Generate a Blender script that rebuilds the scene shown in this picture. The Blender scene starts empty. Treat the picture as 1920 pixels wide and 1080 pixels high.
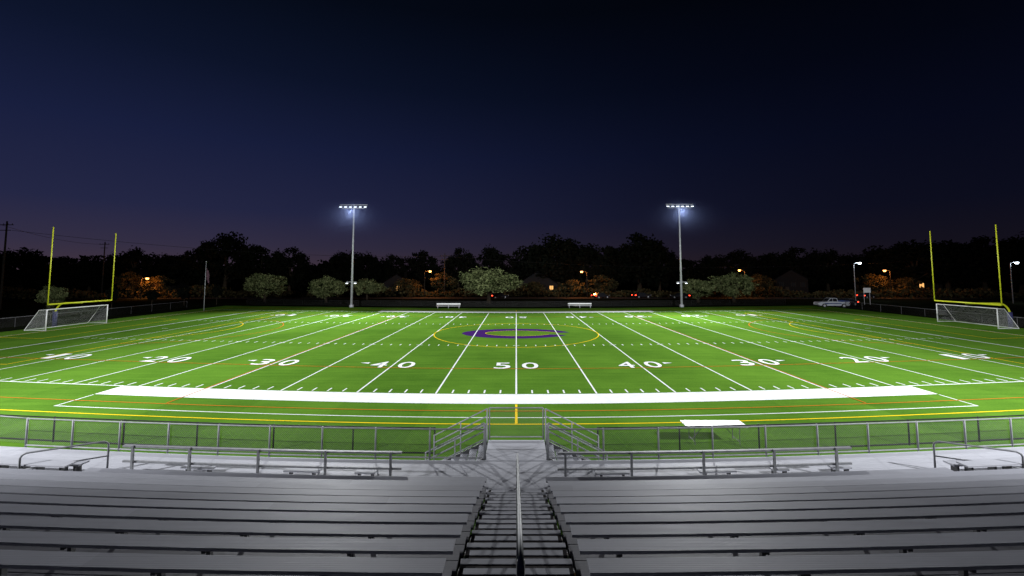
import bpy, math, random, bmesh
from mathutils import Vector, Matrix
R = random.Random(7)
scene = bpy.context.scene
COL = scene.collection
scene.view_settings.view_transform = 'Standard'
scene.view_settings.look = 'None'
scene.view_settings.exposure = 0

# ------------------------------------------------------------------ plan
def bow(x):                       # the whole venue is laid out on a very gentle arc
    return 0.15*(math.sqrt(x*x+289.0)-17.0)
def W(p):
    return (p[0], p[1]+bow(p[0]), p[2])

# ------------------------------------------------------------------ materials
def new_mat(name):
    m = bpy.data.materials.new(name); m.use_nodes = True
    nt = m.node_tree; nt.nodes.clear()
    out = nt.nodes.new('ShaderNodeOutputMaterial')
    return m, nt, out
def N(nt, typ, **kw):
    n = nt.nodes.new(typ)
    for k, v in kw.items():
        if k in ('inputs',):
            for a, b in v.items(): n.inputs[a].default_value = b
        else: setattr(n, k, v)
    return n
def L(nt, a, b): nt.links.new(a, b)
def math_n(nt, op, a, b=None, c=None):
    n = nt.nodes.new('ShaderNodeMath'); n.operation = op
    for i, v in enumerate((a, b, c)):
        if v is None: continue
        if isinstance(v, (int, float)): n.inputs[i].default_value = v
        else: nt.links.new(v, n.inputs[i])
    return n.outputs[0]
def c4(c): return (c[0], c[1], c[2], 1)

def simple(name, col, rough=0.6, metal=0.0, var=0.15, scale=3.0, bump=0.0, spec=0.5):
    m, nt, out = new_mat(name)
    b = N(nt, 'ShaderNodeBsdfPrincipled')
    b.inputs['Roughness'].default_value = rough; b.inputs['Metallic'].default_value = metal
    b.inputs['Specular IOR Level'].default_value = spec
    tc = N(nt, 'ShaderNodeTexCoord')
    no = N(nt, 'ShaderNodeTexNoise', inputs={'Scale': scale, 'Detail': 5.0, 'Roughness': 0.6})
    L(nt, tc.outputs['Object'], no.inputs['Vector'])
    r = N(nt, 'ShaderNodeValToRGB')
    r.color_ramp.elements[0].position = 0.3; r.color_ramp.elements[1].position = 0.7
    r.color_ramp.elements[0].color = c4([x*(1-var) for x in col])
    r.color_ramp.elements[1].color = c4([min(1, x*(1+var)) for x in col])
    L(nt, no.outputs['Fac'], r.inputs['Fac']); L(nt, r.outputs['Color'], b.inputs['Base Color'])
    if bump:
        bp = N(nt, 'ShaderNodeBump', inputs={'Strength': bump, 'Distance': 0.02})
        L(nt, no.outputs['Fac'], bp.inputs['Height']); L(nt, bp.outputs['Normal'], b.inputs['Normal'])
    L(nt, b.outputs[0], out.inputs[0])
    return m
def emit(name, col, s):
    m, nt, out = new_mat(name)
    e = N(nt, 'ShaderNodeEmission'); e.inputs[0].default_value = c4(col); e.inputs[1].default_value = s
    L(nt, e.outputs[0], out.inputs[0]); return m

def turf_mat():
    m, nt, out = new_mat('turf')
    b = N(nt, 'ShaderNodeBsdfPrincipled'); b.inputs['Roughness'].default_value = 1.0
    b.inputs['Specular IOR Level'].default_value = 0.0
    tc = N(nt, 'ShaderNodeTexCoord')
    sep = N(nt, 'ShaderNodeSeparateXYZ'); L(nt, tc.outputs['Object'], sep.inputs[0])
    n1 = N(nt, 'ShaderNodeTexNoise', inputs={'Scale': 0.16, 'Detail': 6.0, 'Roughness': 0.65})
    L(nt, tc.outputs['Object'], n1.inputs['Vector'])
    n2 = N(nt, 'ShaderNodeTexNoise', inputs={'Scale': 9.0, 'Detail': 4.0, 'Roughness': 0.8})
    L(nt, tc.outputs['Object'], n2.inputs['Vector'])
    mp = N(nt, 'ShaderNodeMapping'); mp.inputs['Scale'].default_value = (0.12, 2.2, 1)
    L(nt, tc.outputs['Object'], mp.inputs['Vector'])
    n3 = N(nt, 'ShaderNodeTexNoise', inputs={'Scale': 1.0, 'Detail': 4.0, 'Roughness': 0.7})
    L(nt, mp.outputs[0], n3.inputs['Vector'])
    cell = math_n(nt, 'FLOOR', math_n(nt, 'DIVIDE', sep.outputs[0], 4.572))
    alt = math_n(nt, 'PINGPONG', cell, 1.0)
    wn = N(nt, 'ShaderNodeTexWhiteNoise', noise_dimensions='1D'); L(nt, cell, wn.inputs['W'])
    s = math_n(nt, 'MULTIPLY', n1.outputs['Fac'], 0.6)
    s = math_n(nt, 'ADD', s, math_n(nt, 'MULTIPLY', n2.outputs['Fac'], 0.5))
    s = math_n(nt, 'ADD', s, math_n(nt, 'MULTIPLY', n3.outputs['Fac'], 0.45))
    s = math_n(nt, 'ADD', s, math_n(nt, 'MULTIPLY', wn.outputs['Value'], 0.06))
    s = math_n(nt, 'ADD', s, math_n(nt, 'MULTIPLY', alt, 0.07))
    r = N(nt, 'ShaderNodeValToRGB')
    r.color_ramp.elements[0].position = 0.55; r.color_ramp.elements[0].color = (0.036, 0.098, 0.0100, 1)
    r.color_ramp.elements[1].position = 1.12; r.color_ramp.elements[1].color = (0.100, 0.215, 0.0225, 1)
    L(nt, s, r.inputs['Fac']); L(nt, r.outputs['Color'], b.inputs['Base Color'])
    bp = N(nt, 'ShaderNodeBump', inputs={'Strength': 0.4, 'Distance': 0.02})
    L(nt, n2.outputs['Fac'], bp.inputs['Height']); L(nt, bp.outputs['Normal'], b.inputs['Normal'])
    L(nt, b.outputs[0], out.inputs[0]); return m

def alum_mat(name, col, rough=0.6, metal=0.0, seam=7.3, dirt=0.25, spec=0.25):
    m, nt, out = new_mat(name)
    b = N(nt, 'ShaderNodeBsdfPrincipled')
    b.inputs['Metallic'].default_value = metal; b.inputs['Specular IOR Level'].default_value = spec
    g = N(nt, 'ShaderNodeNewGeometry')
    sep = N(nt, 'ShaderNodeSeparateXYZ'); L(nt, g.outputs['Position'], sep.inputs[0])
    rowv = math_n(nt, 'FLOOR', math_n(nt, 'MULTIPLY', sep.outputs[2], 1/0.254))
    cx = math_n(nt, 'FLOOR', math_n(nt, 'DIVIDE', math_n(nt, 'ADD', sep.outputs[0], math_n(nt, 'MULTIPLY', rowv, 1.9)), seam))
    wn = N(nt, 'ShaderNodeTexWhiteNoise', noise_dimensions='2D')
    cb = N(nt, 'ShaderNodeCombineXYZ'); L(nt, cx, cb.inputs[0]); L(nt, rowv, cb.inputs[1]); L(nt, cb.outputs[0], wn.inputs['Vector'])
    mp = N(nt, 'ShaderNodeMapping'); mp.inputs['Scale'].default_value = (0.7, 6.0, 6.0)
    L(nt, g.outputs['Position'], mp.inputs['Vector'])
    no = N(nt, 'ShaderNodeTexNoise', inputs={'Scale': 1.6, 'Detail': 7.0, 'Roughness': 0.7}); L(nt, mp.outputs[0], no.inputs['Vector'])
    v = math_n(nt, 'ADD', math_n(nt, 'MULTIPLY', wn.outputs['Value'], 0.22), math_n(nt, 'MULTIPLY', no.outputs['Fac'], dirt*1.6))
    v = math_n(nt, 'ADD', v, 0.89 - dirt*0.8)
    mx = N(nt, 'ShaderNodeVectorMath', operation='SCALE'); mx.inputs[0].default_value = col
    L(nt, v, mx.inputs['Scale']); L(nt, mx.outputs[0], b.inputs['Base Color'])
    rr = math_n(nt, 'ADD', math_n(nt, 'MULTIPLY', no.outputs['Fac'], 0.25), rough-0.12)
    L(nt, rr, b.inputs['Roughness'])
    wv = math_n(nt, 'SINE', math_n(nt, 'MULTIPLY', sep.outputs[1], 2*math.pi/0.03))
    bp = N(nt, 'ShaderNodeBump', inputs={'Strength': 0.12, 'Distance': 0.003})
    L(nt, wv, bp.inputs['Height']); L(nt, bp.outputs['Normal'], b.inputs['Normal'])
    L(nt, b.outputs[0], out.inputs[0]); return m

def link_mat(name, col, cell, frac, metal=0.3, square=False):
    m, nt, out = new_mat(name)
    b = N(nt, 'ShaderNodeBsdfPrincipled'); b.inputs['Base Color'].default_value = c4(col)
    b.inputs['Metallic'].default_value = metal; b.inputs['Roughness'].default_value = 0.6
    t = N(nt, 'ShaderNodeBsdfTransparent')
    g = N(nt, 'ShaderNodeNewGeometry')
    sep = N(nt, 'ShaderNodeSeparateXYZ'); L(nt, g.outputs['Position'], sep.inputs[0])
    h = math_n(nt, 'ADD', sep.outputs[0], math_n(nt, 'MULTIPLY', sep.outputs[1], 1.0))
    if square:
        u, v = h, math_n(nt, 'ADD', sep.outputs[2], math_n(nt, 'MULTIPLY', sep.outputs[0], 0.31))
    else:
        u = math_n(nt, 'ADD', h, sep.outputs[2]); v = math_n(nt, 'SUBTRACT', h, sep.outputs[2])
    fu = math_n(nt, 'FRACT', math_n(nt, 'ADD', math_n(nt, 'DIVIDE', u, cell), 1000.0))
    fv = math_n(nt, 'FRACT', math_n(nt, 'ADD', math_n(nt, 'DIVIDE', v, cell), 1000.0))
    a = math_n(nt, 'MAXIMUM', math_n(nt, 'LESS_THAN', fu, frac), math_n(nt, 'LESS_THAN', fv, frac))
    mx = N(nt, 'ShaderNodeMixShader'); L(nt, a, mx.inputs[0]); L(nt, t.outputs[0], mx.inputs[1]); L(nt, b.outputs[0], mx.inputs[2])
    L(nt, mx.outputs[0], out.inputs[0]); return m

def leaf_mat(name, c1, c2, scale=0.6):
    m, nt, out = new_mat(name)
    b = N(nt, 'ShaderNodeBsdfPrincipled'); b.inputs['Roughness'].default_value = 0.85; b.inputs['Specular IOR Level'].default_value = 0.05
    g = N(nt, 'ShaderNodeNewGeometry')
    no = N(nt, 'ShaderNodeTexNoise', inputs={'Scale': scale, 'Detail': 4.0, 'Roughness': 0.7}); L(nt, g.outputs['Position'], no.inputs['Vector'])
    r = N(nt, 'ShaderNodeValToRGB')
    r.color_ramp.elements[0].position = 0.38; r.color_ramp.elements[0].color = c4(c1)
    r.color_ramp.elements[1].position = 0.62; r.color_ramp.elements[1].color = c4(c2)
    L(nt, no.outputs['Fac'], r.inputs['Fac']); L(nt, r.outputs['Color'], b.inputs['Base Color'])
    L(nt, b.outputs[0], out.inputs[0]); return m

M = dict(
 turf=turf_mat(),
 ground=simple('dark_grass', (0.009, 0.011, 0.006), 0.95, var=0.5, scale=0.15, spec=0.0),
 asphalt=simple('asphalt', (0.03, 0.03, 0.032), 0.9, var=0.3, scale=0.8, spec=0.1),
 white=simple('white_paint', (0.74, 0.76, 0.76), 0.9, var=0.10, scale=2.5, spec=0.0),
 yellow=simple('yellow_paint', (0.78, 0.54, 0.02), 0.9, var=0.08, scale=2.5, spec=0.0),
 orange=simple('orange_paint', (0.52, 0.15, 0.02), 0.9, var=0.08, scale=2.5, spec=0.0),
 purple=simple('purple_paint', (0.045, 0.014, 0.110), 0.9, var=0.12, scale=2.5, spec=0.0),
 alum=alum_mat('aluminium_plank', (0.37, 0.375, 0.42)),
 foot=alum_mat('shaded_footboard', (0.12, 0.12, 0.14)),  # aluminium darkened: the shade in the gaps between seat rows is in the colour
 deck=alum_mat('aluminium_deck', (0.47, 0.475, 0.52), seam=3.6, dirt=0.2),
 grip=simple('anti_slip_tread', (0.045, 0.038, 0.038), 0.9, 0.0, 0.3, 12, spec=0.1),  # dark colour stands in for the shade in the gaps between aisle steps
 pipe=simple('galvanised_pipe', (0.28, 0.285, 0.30), 0.6, 0.15, 0.18, 8, spec=0.3),
 pipe2=simple('weathered_pipe', (0.17, 0.17, 0.18), 0.6, 0.1, 0.2, 8, spec=0.2),
 steel=simple('dark_steel_frame', (0.08, 0.08, 0.085), 0.6, 0.3, 0.3, 6),
 black=simple('black_coated_metal', (0.010, 0.010, 0.011), 0.6, 0.0, 0.2, 6, spec=0.2),
 link=link_mat('chain_link', (0.17, 0.175, 0.18), 0.072, 0.095),
 blink=link_mat('black_chain_link', (0.008, 0.008, 0.008), 0.072, 0.10, 0.0),
 net=link_mat('goal_net', (0.75, 0.75, 0.75), 0.13, 0.06, 0.0, True),
 ypost=simple('yellow_post_paint', (0.62, 0.66, 0.02), 0.5, 0.0, 0.05, 2),
 wpost=simple('white_goal_paint', (0.80, 0.80, 0.80), 0.4, 0.0, 0.05, 2),
 pad=simple('blue_post_pad', (0.03, 0.03, 0.12), 0.6, 0.0, 0.2, 3),
 pole=simple('galvanised_pole', (0.42, 0.43, 0.45), 0.55, 0.2, 0.12, 3),
 wood=simple('weathered_pole_wood', (0.03, 0.025, 0.02), 0.9, 0.0, 0.3, 5, spec=0.1),
 bark=simple('bark', (0.035, 0.028, 0.02), 0.95, 0.0, 0.35, 6, bump=0.5, spec=0.0),
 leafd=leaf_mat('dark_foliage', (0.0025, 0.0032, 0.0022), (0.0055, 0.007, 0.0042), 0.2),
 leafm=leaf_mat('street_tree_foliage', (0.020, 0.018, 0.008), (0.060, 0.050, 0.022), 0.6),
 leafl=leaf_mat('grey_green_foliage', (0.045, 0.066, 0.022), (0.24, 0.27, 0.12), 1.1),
 plastic=simple('white_plastic', (0.75, 0.75, 0.75), 0.5, 0.0, 0.04, 3),
 siding=simple('dim_siding', (0.010, 0.010, 0.011), 0.8, 0.0, 0.1, 2, spec=0.05),
 roof=simple('dark_shingles', (0.004, 0.004, 0.0045), 0.9, 0.0, 0.3, 3, spec=0.0),
 glass=simple('dark_glass', (0.015, 0.017, 0.02), 0.1, 0.0, 0.1, 2),
 litwin=emit('lit_window', (1.0, 0.50, 0.16), 1.2),
 lamp=emit('floodlight_lens', (0.80, 0.88, 1.0), 6.0),
 lampw=emit('white_street_lamp_lens', (0.8, 0.92, 1.0), 12.0),
 lampo=emit('sodium_street_lamp_lens', (1.0, 0.36, 0.07), 14.0),
 tail=emit('red_tail_lamp', (1.0, 0.05, 0.02), 7.0),
 carw=simple('white_car_paint', (0.42, 0.44, 0.48), 0.3, 0.0, 0.04, 1),
 carb=simple('blue_car_paint', (0.03, 0.05, 0.16), 0.3, 0.0, 0.1, 1),
 card=simple('dark_car_paint', (0.02, 0.02, 0.025), 0.25, 0.2, 0.1, 1),
 tyre=simple('tyre_rubber', (0.015, 0.015, 0.015), 0.9, 0.0, 0.2, 5),
 cloth=simple('flag_cloth', (0.10, 0.05, 0.07), 0.9, 0.0, 0.5, 2.5),
 signm=simple('sign_face', (0.75, 0.75, 0.75), 0.6, 0.0, 0.1, 2),
)
def haze_mat():
    m, nt, out = new_mat('night_haze')
    v = N(nt, 'ShaderNodeVolumeScatter'); v.inputs['Color'].default_value = (0.42, 0.54, 1.0, 1)
    v.inputs['Anisotropy'].default_value = 0.1
    tc = N(nt, 'ShaderNodeTexCoord'); gr = N(nt, 'ShaderNodeTexGradient', gradient_type='SPHERICAL')
    L(nt, tc.outputs['Object'], gr.inputs['Vector'])
    d = math_n(nt, 'MULTIPLY', gr.outputs['Fac'], 0.00095)
    L(nt, d, v.inputs['Density'])
    L(nt, v.outputs[0], out.inputs['Volume']); return m
M['haze'] = haze_mat()

# ------------------------------------------------------------------ mesh builder
class MB:
    def __init__(s): s.v = []; s.f = []
    def quad(s, a, b, c, d):
        i = len(s.v); s.v += [a, b, c, d]; s.f.append((i, i+1, i+2, i+3))
    def box(s, c, d, rz=0.0, rx=0.0, ry=0.0):
        mt = Matrix.Rotation(rz, 3, 'Z') @ Matrix.Rotation(ry, 3, 'Y') @ Matrix.Rotation(rx, 3, 'X')
        i = len(s.v); cv = Vector(c); hx, hy, hz = d[0]/2, d[1]/2, d[2]/2
        for sx, sy, sz in ((-1,-1,-1),(1,-1,-1),(1,1,-1),(-1,1,-1),(-1,-1,1),(1,-1,1),(1,1,1),(-1,1,1)):
            s.v.append(tuple(cv + mt @ Vector((sx*hx, sy*hy, sz*hz))))
        for q in ((0,3,2,1),(4,5,6,7),(0,1,5,4),(1,2,6,5),(2,3,7,6),(3,0,4,7)): s.f.append(tuple(i+k for k in q))
    def tube(s, pts, r, n=8, r1=None, cap=True):
        pts = [Vector(p) for p in pts]; base = len(s.v); m = len(pts)
        up = None
        for k, p in enumerate(pts):
            if k == 0: t = pts[1]-pts[0]
            elif k == m-1: t = pts[-1]-pts[-2]
            else: t = (pts[k+1]-pts[k]).normalized() + (pts[k]-pts[k-1]).normalized()
            t.normalize()
            if up is None:
                up = Vector((0, 0, 1)) if abs(t.z) < 0.9 else Vector((1, 0, 0))
            a = t.cross(up).normalized(); bb = a.cross(t).normalized(); up = bb
            rr = r if r1 is None else r + (r1-r)*k/(m-1)
            for j in range(n):
                an = 2*math.pi*j/n
                s.v.append(tuple(p + a*math.cos(an)*rr + bb*math.sin(an)*rr))
        for k in range(m-1):
            for j in range(n):
                j2 = (j+1) % n
                s.f.append((base+k*n+j, base+k*n+j2, base+(k+1)*n+j2, base+(k+1)*n+j))
        if cap:
            s.f.append(tuple(base+j for j in range(n))[::-1]); s.f.append(tuple(base+(m-1)*n+j for j in range(n)))
    def sweepx(s, prof, x0, x1, y, z, step=0.8, warp=True):
        n = max(1, int(abs(x1-x0)/step)); base = len(s.v); k = len(prof)
        for i in range(n+1):
            x = x0+(x1-x0)*i/n
            for (dy, dz) in prof:
                p = (x, y+dy, z+dz); s.v.append(W(p) if warp else p)
        for i in range(n):
            for j in range(k):
                j2 = (j+1) % k
                s.f.append((base+i*k+j, base+(i+1)*k+j, base+(i+1)*k+j2, base+i*k+j2))
        s.f.append(tuple(base+j for j in range(k))); s.f.append(tuple(base+n*k+j for j in range(k))[::-1])
    def ribbon(s, pts, w, z, warp=True, closed=False):
        P = [Vector((p[0], p[1])) for p in pts]; n = len(P); base = len(s.v)
        for k in range(n):
            if closed: t = P[(k+1) % n]-P[(k-1) % n]
            elif k == 0: t = P[1]-P[0]
            elif k == n-1: t = P[-1]-P[-2]
            else: t = (P[k+1]-P[k]).normalized()+(P[k]-P[k-1]).normalized()
            t.normalize(); nn = Vector((-t.y, t.x))
            f = 1.0
            if not closed and 0 < k < n-1:
                d = (P[k+1]-P[k]).normalized(); f = 1/max(0.5, abs(nn.dot(Vector((-d.y, d.x)))))
            for sg in (-1, 1):
                q = P[k]+nn*sg*w/2*f; p = (q.x, q.y, z); s.v.append(W(p) if warp else p)
        for k in range(n if closed else n-1):
            a = base+2*k; b = base+2*((k+1) % n)
            s.f.append((a, b, b+1, a+1))
    def xl(s, x0, x1, y, w, z, step=2.0):
        n = max(1, int(abs(x1-x0)/step)); s.ribbon([(x0+(x1-x0)*i/n, y) for i in range(n+1)], w, z)
    def yl(s, x, y0, y1, w, z):
        s.ribbon([(x, y0), (x, y1)], w, z)

def setp(ob, label=None, category=None, group=None, kind=None):
    if label: ob['label'] = label
    if category: ob['category'] = category
    if group: ob['group'] = group
    if kind: ob['kind'] = kind
def mesh_of(name, mb, mat, off=(0, 0, 0), smooth=False):
    me = bpy.data.meshes.new(name)
    me.from_pydata([(v[0]-off[0], v[1]-off[1], v[2]-off[2]) for v in mb.v], [], mb.f)
    me.materials.append(mat)
    if smooth:
        for p in me.polygons: p.use_smooth = True
    me.update(); return me
def solo(name, mb, mat, base=(0, 0, 0), smooth=False, **kw):
    ob = bpy.data.objects.new(name, mesh_of(name, mb, mat, base, smooth)); ob.location = base
    COL.objects.link(ob); setp(ob, **kw); return ob
def thing(name, base, **kw):
    ob = bpy.data.objects.new(name, None); ob.location = base; ob.empty_display_size = 0.3
    COL.objects.link(ob); setp(ob, **kw); return ob
def part(par, name, mb, mat, smooth=False, off=None, label=None):
    o = par.location if off is None else off
    ob = bpy.data.objects.new(name, mesh_of(name, mb, mat, o, smooth)); ob.parent = par
    COL.objects.link(ob)
    if label: ob['label'] = label
    return ob
def copy_thing(root, loc, rz=0.0, sc=(1, 1, 1), **kw):
    n = root.copy(); n.location = loc; n.rotation_euler = (0, 0, rz); n.scale = sc
    COL.objects.link(n); setp(n, **kw)
    for ch in root.children:
        c = ch.copy(); c.parent = n; COL.objects.link(c)
        for g in ch.children:
            d = g.copy(); d.parent = c; COL.objects.link(d)
    return n

# ------------------------------------------------------------------ camera
H = 6.92
cam_d = bpy.data.cameras.new('camera'); cam = bpy.data.objects.new('camera', cam_d); COL.objects.link(cam)
cam.location = (0, 0, H); cam.rotation_euler = (math.radians(94), 0, 0)
cam_d.sensor_width = 36; cam_d.lens = 36*817/1920; cam_d.shift_x = -8/1920; cam_d.shift_y = -88/1920
cam_d.clip_end = 6000; cam_d.clip_start = 0.05
scene.camera = cam

# ------------------------------------------------------------------ world
w = bpy.data.worlds.new('World'); scene.world = w; w.use_nodes = True
nt = w.node_tree; nt.nodes.clear()
out = N(nt, 'ShaderNodeOutputWorld'); bg = N(nt, 'ShaderNodeBackground')
tc = N(nt, 'ShaderNodeTexCoord'); sep = N(nt, 'ShaderNodeSeparateXYZ'); L(nt, tc.outputs['Generated'], sep.inputs[0])
ramp = N(nt, 'ShaderNodeValToRGB'); cr = ramp.color_ramp
stops = [(0.0, (0.033, 0.021, 0.030)), (0.05, (0.0200, 0.0165, 0.034)), (0.12, (0.0105, 0.0120, 0.0350)), (0.25, (0.0055, 0.0080, 0.0285)),
         (0.38, (0.0025, 0.0044, 0.0145)), (0.52, (0.0010, 0.0021, 0.0056)), (1.0, (0.0006, 0.001, 0.0025))]
cr.elements[0].position, cr.elements[0].color = stops[0][0], c4(stops[0][1])
cr.elements[1].position, cr.elements[1].color = stops[-1][0], c4(stops[-1][1])
for p, c in stops[1:-1]:
    e = cr.elements.new(p); e.color = c4(c)
L(nt, sep.outputs[2], ramp.inputs['Fac'])
mr = N(nt, 'ShaderNodeMapRange', interpolation_type='SMOOTHSTEP'); L(nt, sep.outputs[0], mr.inputs['Value'])
mr.inputs['From Min'].default_value = -0.9; mr.inputs['From Max'].default_value = 0.85
mr.inputs['To Min'].default_value = 1.7; mr.inputs['To Max'].default_value = 0.32
vm = N(nt, 'ShaderNodeVectorMath', operation='SCALE'); L(nt, ramp.outputs['Color'], vm.inputs[0]); L(nt, mr.outputs[0], vm.inputs['Scale'])
L(nt, vm.outputs[0], bg.inputs['Color']); bg.inputs['Strength'].default_value = 1.0
L(nt, bg.outputs[0], out.inputs[0])

# ------------------------------------------------------------------ ground
g = MB(); g.quad((-2500, -400, -0.04), (2500, -400, -0.04), (2500, 3500, -0.04), (-2500, 3500, -0.04))
solo('ground', g, M['ground'], kind='structure', label='dark mown grass ground around the pitch')
g = MB(); g.quad((-400, 112, -0.02), (400, 112, -0.02), (400, 119, -0.02), (-400, 119, -0.02))
solo('road', g, M['asphalt'], kind='structure', label='dark asphalt road behind the field')
g = MB()
n = 60
for i in range(n):
    xa, xb = -59+121*i/n, -59+121*(i+1)/n
    g.quad(W((xa, 12, 0)), W((xb, 12, 0)), W((xb, 82.5, 0)), W((xa, 82.5, 0)))
solo('turf', g, M['turf'], kind='structure', label='bright green artificial turf football field')

YN, YF = 25.15, 73.92; YC = (YN+YF)/2
wm = MB(); LW = 0.10
ZW = 0.008
for k in range(-10, 11):
    x = k*4.572
    wm.yl(x, YN+0.06, YF-0.06, LW if abs(k) != 10 else 0.2, ZW)
for sx in (-1, 1):
    wm.yl(sx*54.86, YN+0.06, YF-0.06, LW, ZW)
B = 22.86
for y, sg in ((YN, -1), (YF, 1)):
    wm.xl(-B-1, B+1, y+sg*0.890, 1.80, ZW)
    for sx in (-1, 1): wm.xl(sx*(B+1.01), sx*54.9, y, 0.11, ZW)
for y, sg in ((YN, 1), (YF, -1)):
    for k in range(-49, 50):
        if k % 5 == 0: continue
        x = k*0.9144
        wm.yl(x, y+sg*0.2, y+sg*0.85, 0.09, ZW)
for y in (YN+16.26, YF-16.26):
    for k in range(-49, 50):
        x = k*0.9144
        if k % 5 == 0: wm.xl(x-0.3, x+0.3, y, 0.12, ZW+0.004)
        else: wm.yl(x, y-0.3, y+0.3, 0.09, ZW)
for sx in (-1, 1):
    wm.yl(sx*(B+0.95), 21.25, YN-1.9, 0.08, ZW)
wm.xl(-B-1, B+1, 21.2, 0.08, ZW)
for sx in (-1, 1): wm.yl(sx*(B+0.95), YF+1.9, 77.6, 0.08, ZW)
wm.xl(-B-1, B+1, 77.7, 0.09, ZW)
for sx in (-1, 1): wm.xl(sx*42.6, sx*43.4, YC, 0.1, ZW)
solo('field_marking', wm, M['white'], kind='structure', label='white yard lines and hash marks on the turf')
ym = MB(); ZY = 0.012
sy0, sy1 = 20.3, 78.7
for y in (sy0, sy1): ym.xl(-54.9, 54.9, y, 0.10, ZY)
for sx in (-1, 1):
    ym.yl(sx*54.55, sy0+.07, sy1-.07, 0.1, ZY)
    ym.ribbon([(sx*54.4, YC-20.15), (sx*38.1, YC-20.15), (sx*38.1, YC+20.15), (sx*54.4, YC+20.15)], 0.1, ZY)
    ym.ribbon([(sx*54.4, YC-9.15), (sx*49.1, YC-9.15), (sx*49.1, YC+9.15), (sx*54.4, YC+9.15)], 0.1, ZY)
    a = math.acos(5.5/9.15)
    ym.ribbon([(sx*(43.6-9.15*math.cos(t)), YC+9.15*math.sin(t)) for t in [(-a+2*a*i/24)*0.98 for i in range(25)]], 0.1, ZY+0.004)
ym.ribbon([(9.15*math.cos(t), YC+9.15*math.sin(t)) for t in [2*math.pi*i/96 for i in range(96)]], 0.11, ZY, closed=True)
ym.yl(0, sy0+.07, YN-1.9, 0.12, ZY); ym.yl(0, YF+1.9, sy1-.07, 0.12, ZY)
solo('soccer_marking', ym, M['yellow'], kind='structure', label='yellow soccer lines and centre circle on turf')
om = MB(); ZO = 0.020
om.xl(-45, 45, 31.6, 0.08, ZO); om.xl(-45, 45, 67.4, 0.08, ZO)
om.xl(-50.3, 50.3, 22.15, 0.07, ZO); om.xl(-50.3, 50.3, 76.9, 0.08, ZO)
for sx in (-1, 1):
    om.yl(sx*18.40, 22.25, 31.5, 0.07, ZO); om.yl(sx*18.40, 31.7, 67.3, 0.07, ZO)
    om.ribbon([(sx*(40-11*math.cos(t)), YC+11*math.sin(t)) for t in [(-1.4+2.8*i/24) for i in range(25)]], 0.09, ZO)
solo('lacrosse_marking', om, M['orange'], kind='structure', label='orange lacrosse lines on the turf')

# logo
lg = MB()
NSEG = 72; outer = []; inner = []
for i in range(NSEG+1):
    t = math.radians(9) + math.radians(360-9-26)*i/NSEG
    c, s_ = math.cos(t), math.sin(t)
    ox = 6.1*c; oy = 3.8*math.copysign(abs(s_)**1.08, s_)
    ix = 0.25+3.75*c; iy = 2.15*s_
    if i < 8: ix += (8-i)*0.10
    outer.append((ox, oy)); inner.append((ix, iy))
for i in range(NSEG):
    a, b, c_, d = outer[i], outer[i+1], inner[i+1], inner[i]
    lg.quad(*[W((p[0], YC+p[1], 0.004)) for p in (a, b, c_, d)])
solo('field_logo', lg, M['purple'], kind='structure', label='large purple letter C painted at midfield')
lg = MB()
lg.ribbon([(p[0]*0.985, YC+p[1]*0.97) for p in inner], 0.07, 0.016)
solo('field_logo_outline', lg, M['yellow'], kind='structure', label='thin gold outline inside the purple letter')

# numbers
def glyph(ch):
    cu = bpy.data.curves.new('g', 'FONT'); cu.body = ch; cu.offset = 0.006; cu.resolution_u = 6
    ob = bpy.data.objects.new('g', cu); COL.objects.link(ob)
    dg = bpy.context.evaluated_depsgraph_get(); me = bpy.data.meshes.new_from_object(ob.evaluated_get(dg))
    vs = [v.co.copy() for v in me.vertices]; fs = [tuple(p.vertices) for p in me.polygons]
    bpy.data.objects.remove(ob); bpy.data.curves.remove(cu); bpy.data.meshes.remove(me)
    x0 = min(v.x for v in vs); x1 = max(v.x for v in vs); y0 = min(v.y for v in vs); y1 = max(v.y for v in vs)
    return [((v.x-(x0+x1)/2)/(x1-x0), (v.y-(y0+y1)/2)/(y1-y0)) for v in vs], fs
GL = {c: glyph(c) for c in '012345'}
def number(x, y, txt, flip, arrow):
    mb = MB(); hgt = 2.0; sgn = -1 if flip else 1
    for k, ch in enumerate(txt):
        vs, fs = GL[ch]; wd = 0.7 if ch == '1' else 1.20
        cx = (-1.02 if k == 0 else 1.02)
        i = len(mb.v)
        for v in vs:
            px, py = cx+v[0]*wd, v[1]*hgt
            mb.v.append(W((x+sgn*px, y+sgn*py, 0.028)))
        for f in fs: mb.f.append(tuple(i+q for q in f))
    if arrow:
        ax = x+arrow*1.95; i = len(mb.v); yy = y+sgn*0.4
        mb.v += [W((ax, yy-0.24, 0.028)), W((ax, yy+0.24, 0.028)), W((ax+arrow*0.7, yy, 0.028))]; mb.f.append((i, i+1, i+2))
    solo('yard_number', mb, M['white'], kind='structure', label='white yard number %s painted on turf' % txt)
for n_ in range(-4, 5):
    t = str(50-10*abs(n_)); ar = (n_ > 0)-(n_ < 0)
    number(n_*9.144, 32.6, t, False, ar)
    number(n_*9.144, 66.4, t, True, ar)

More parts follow.
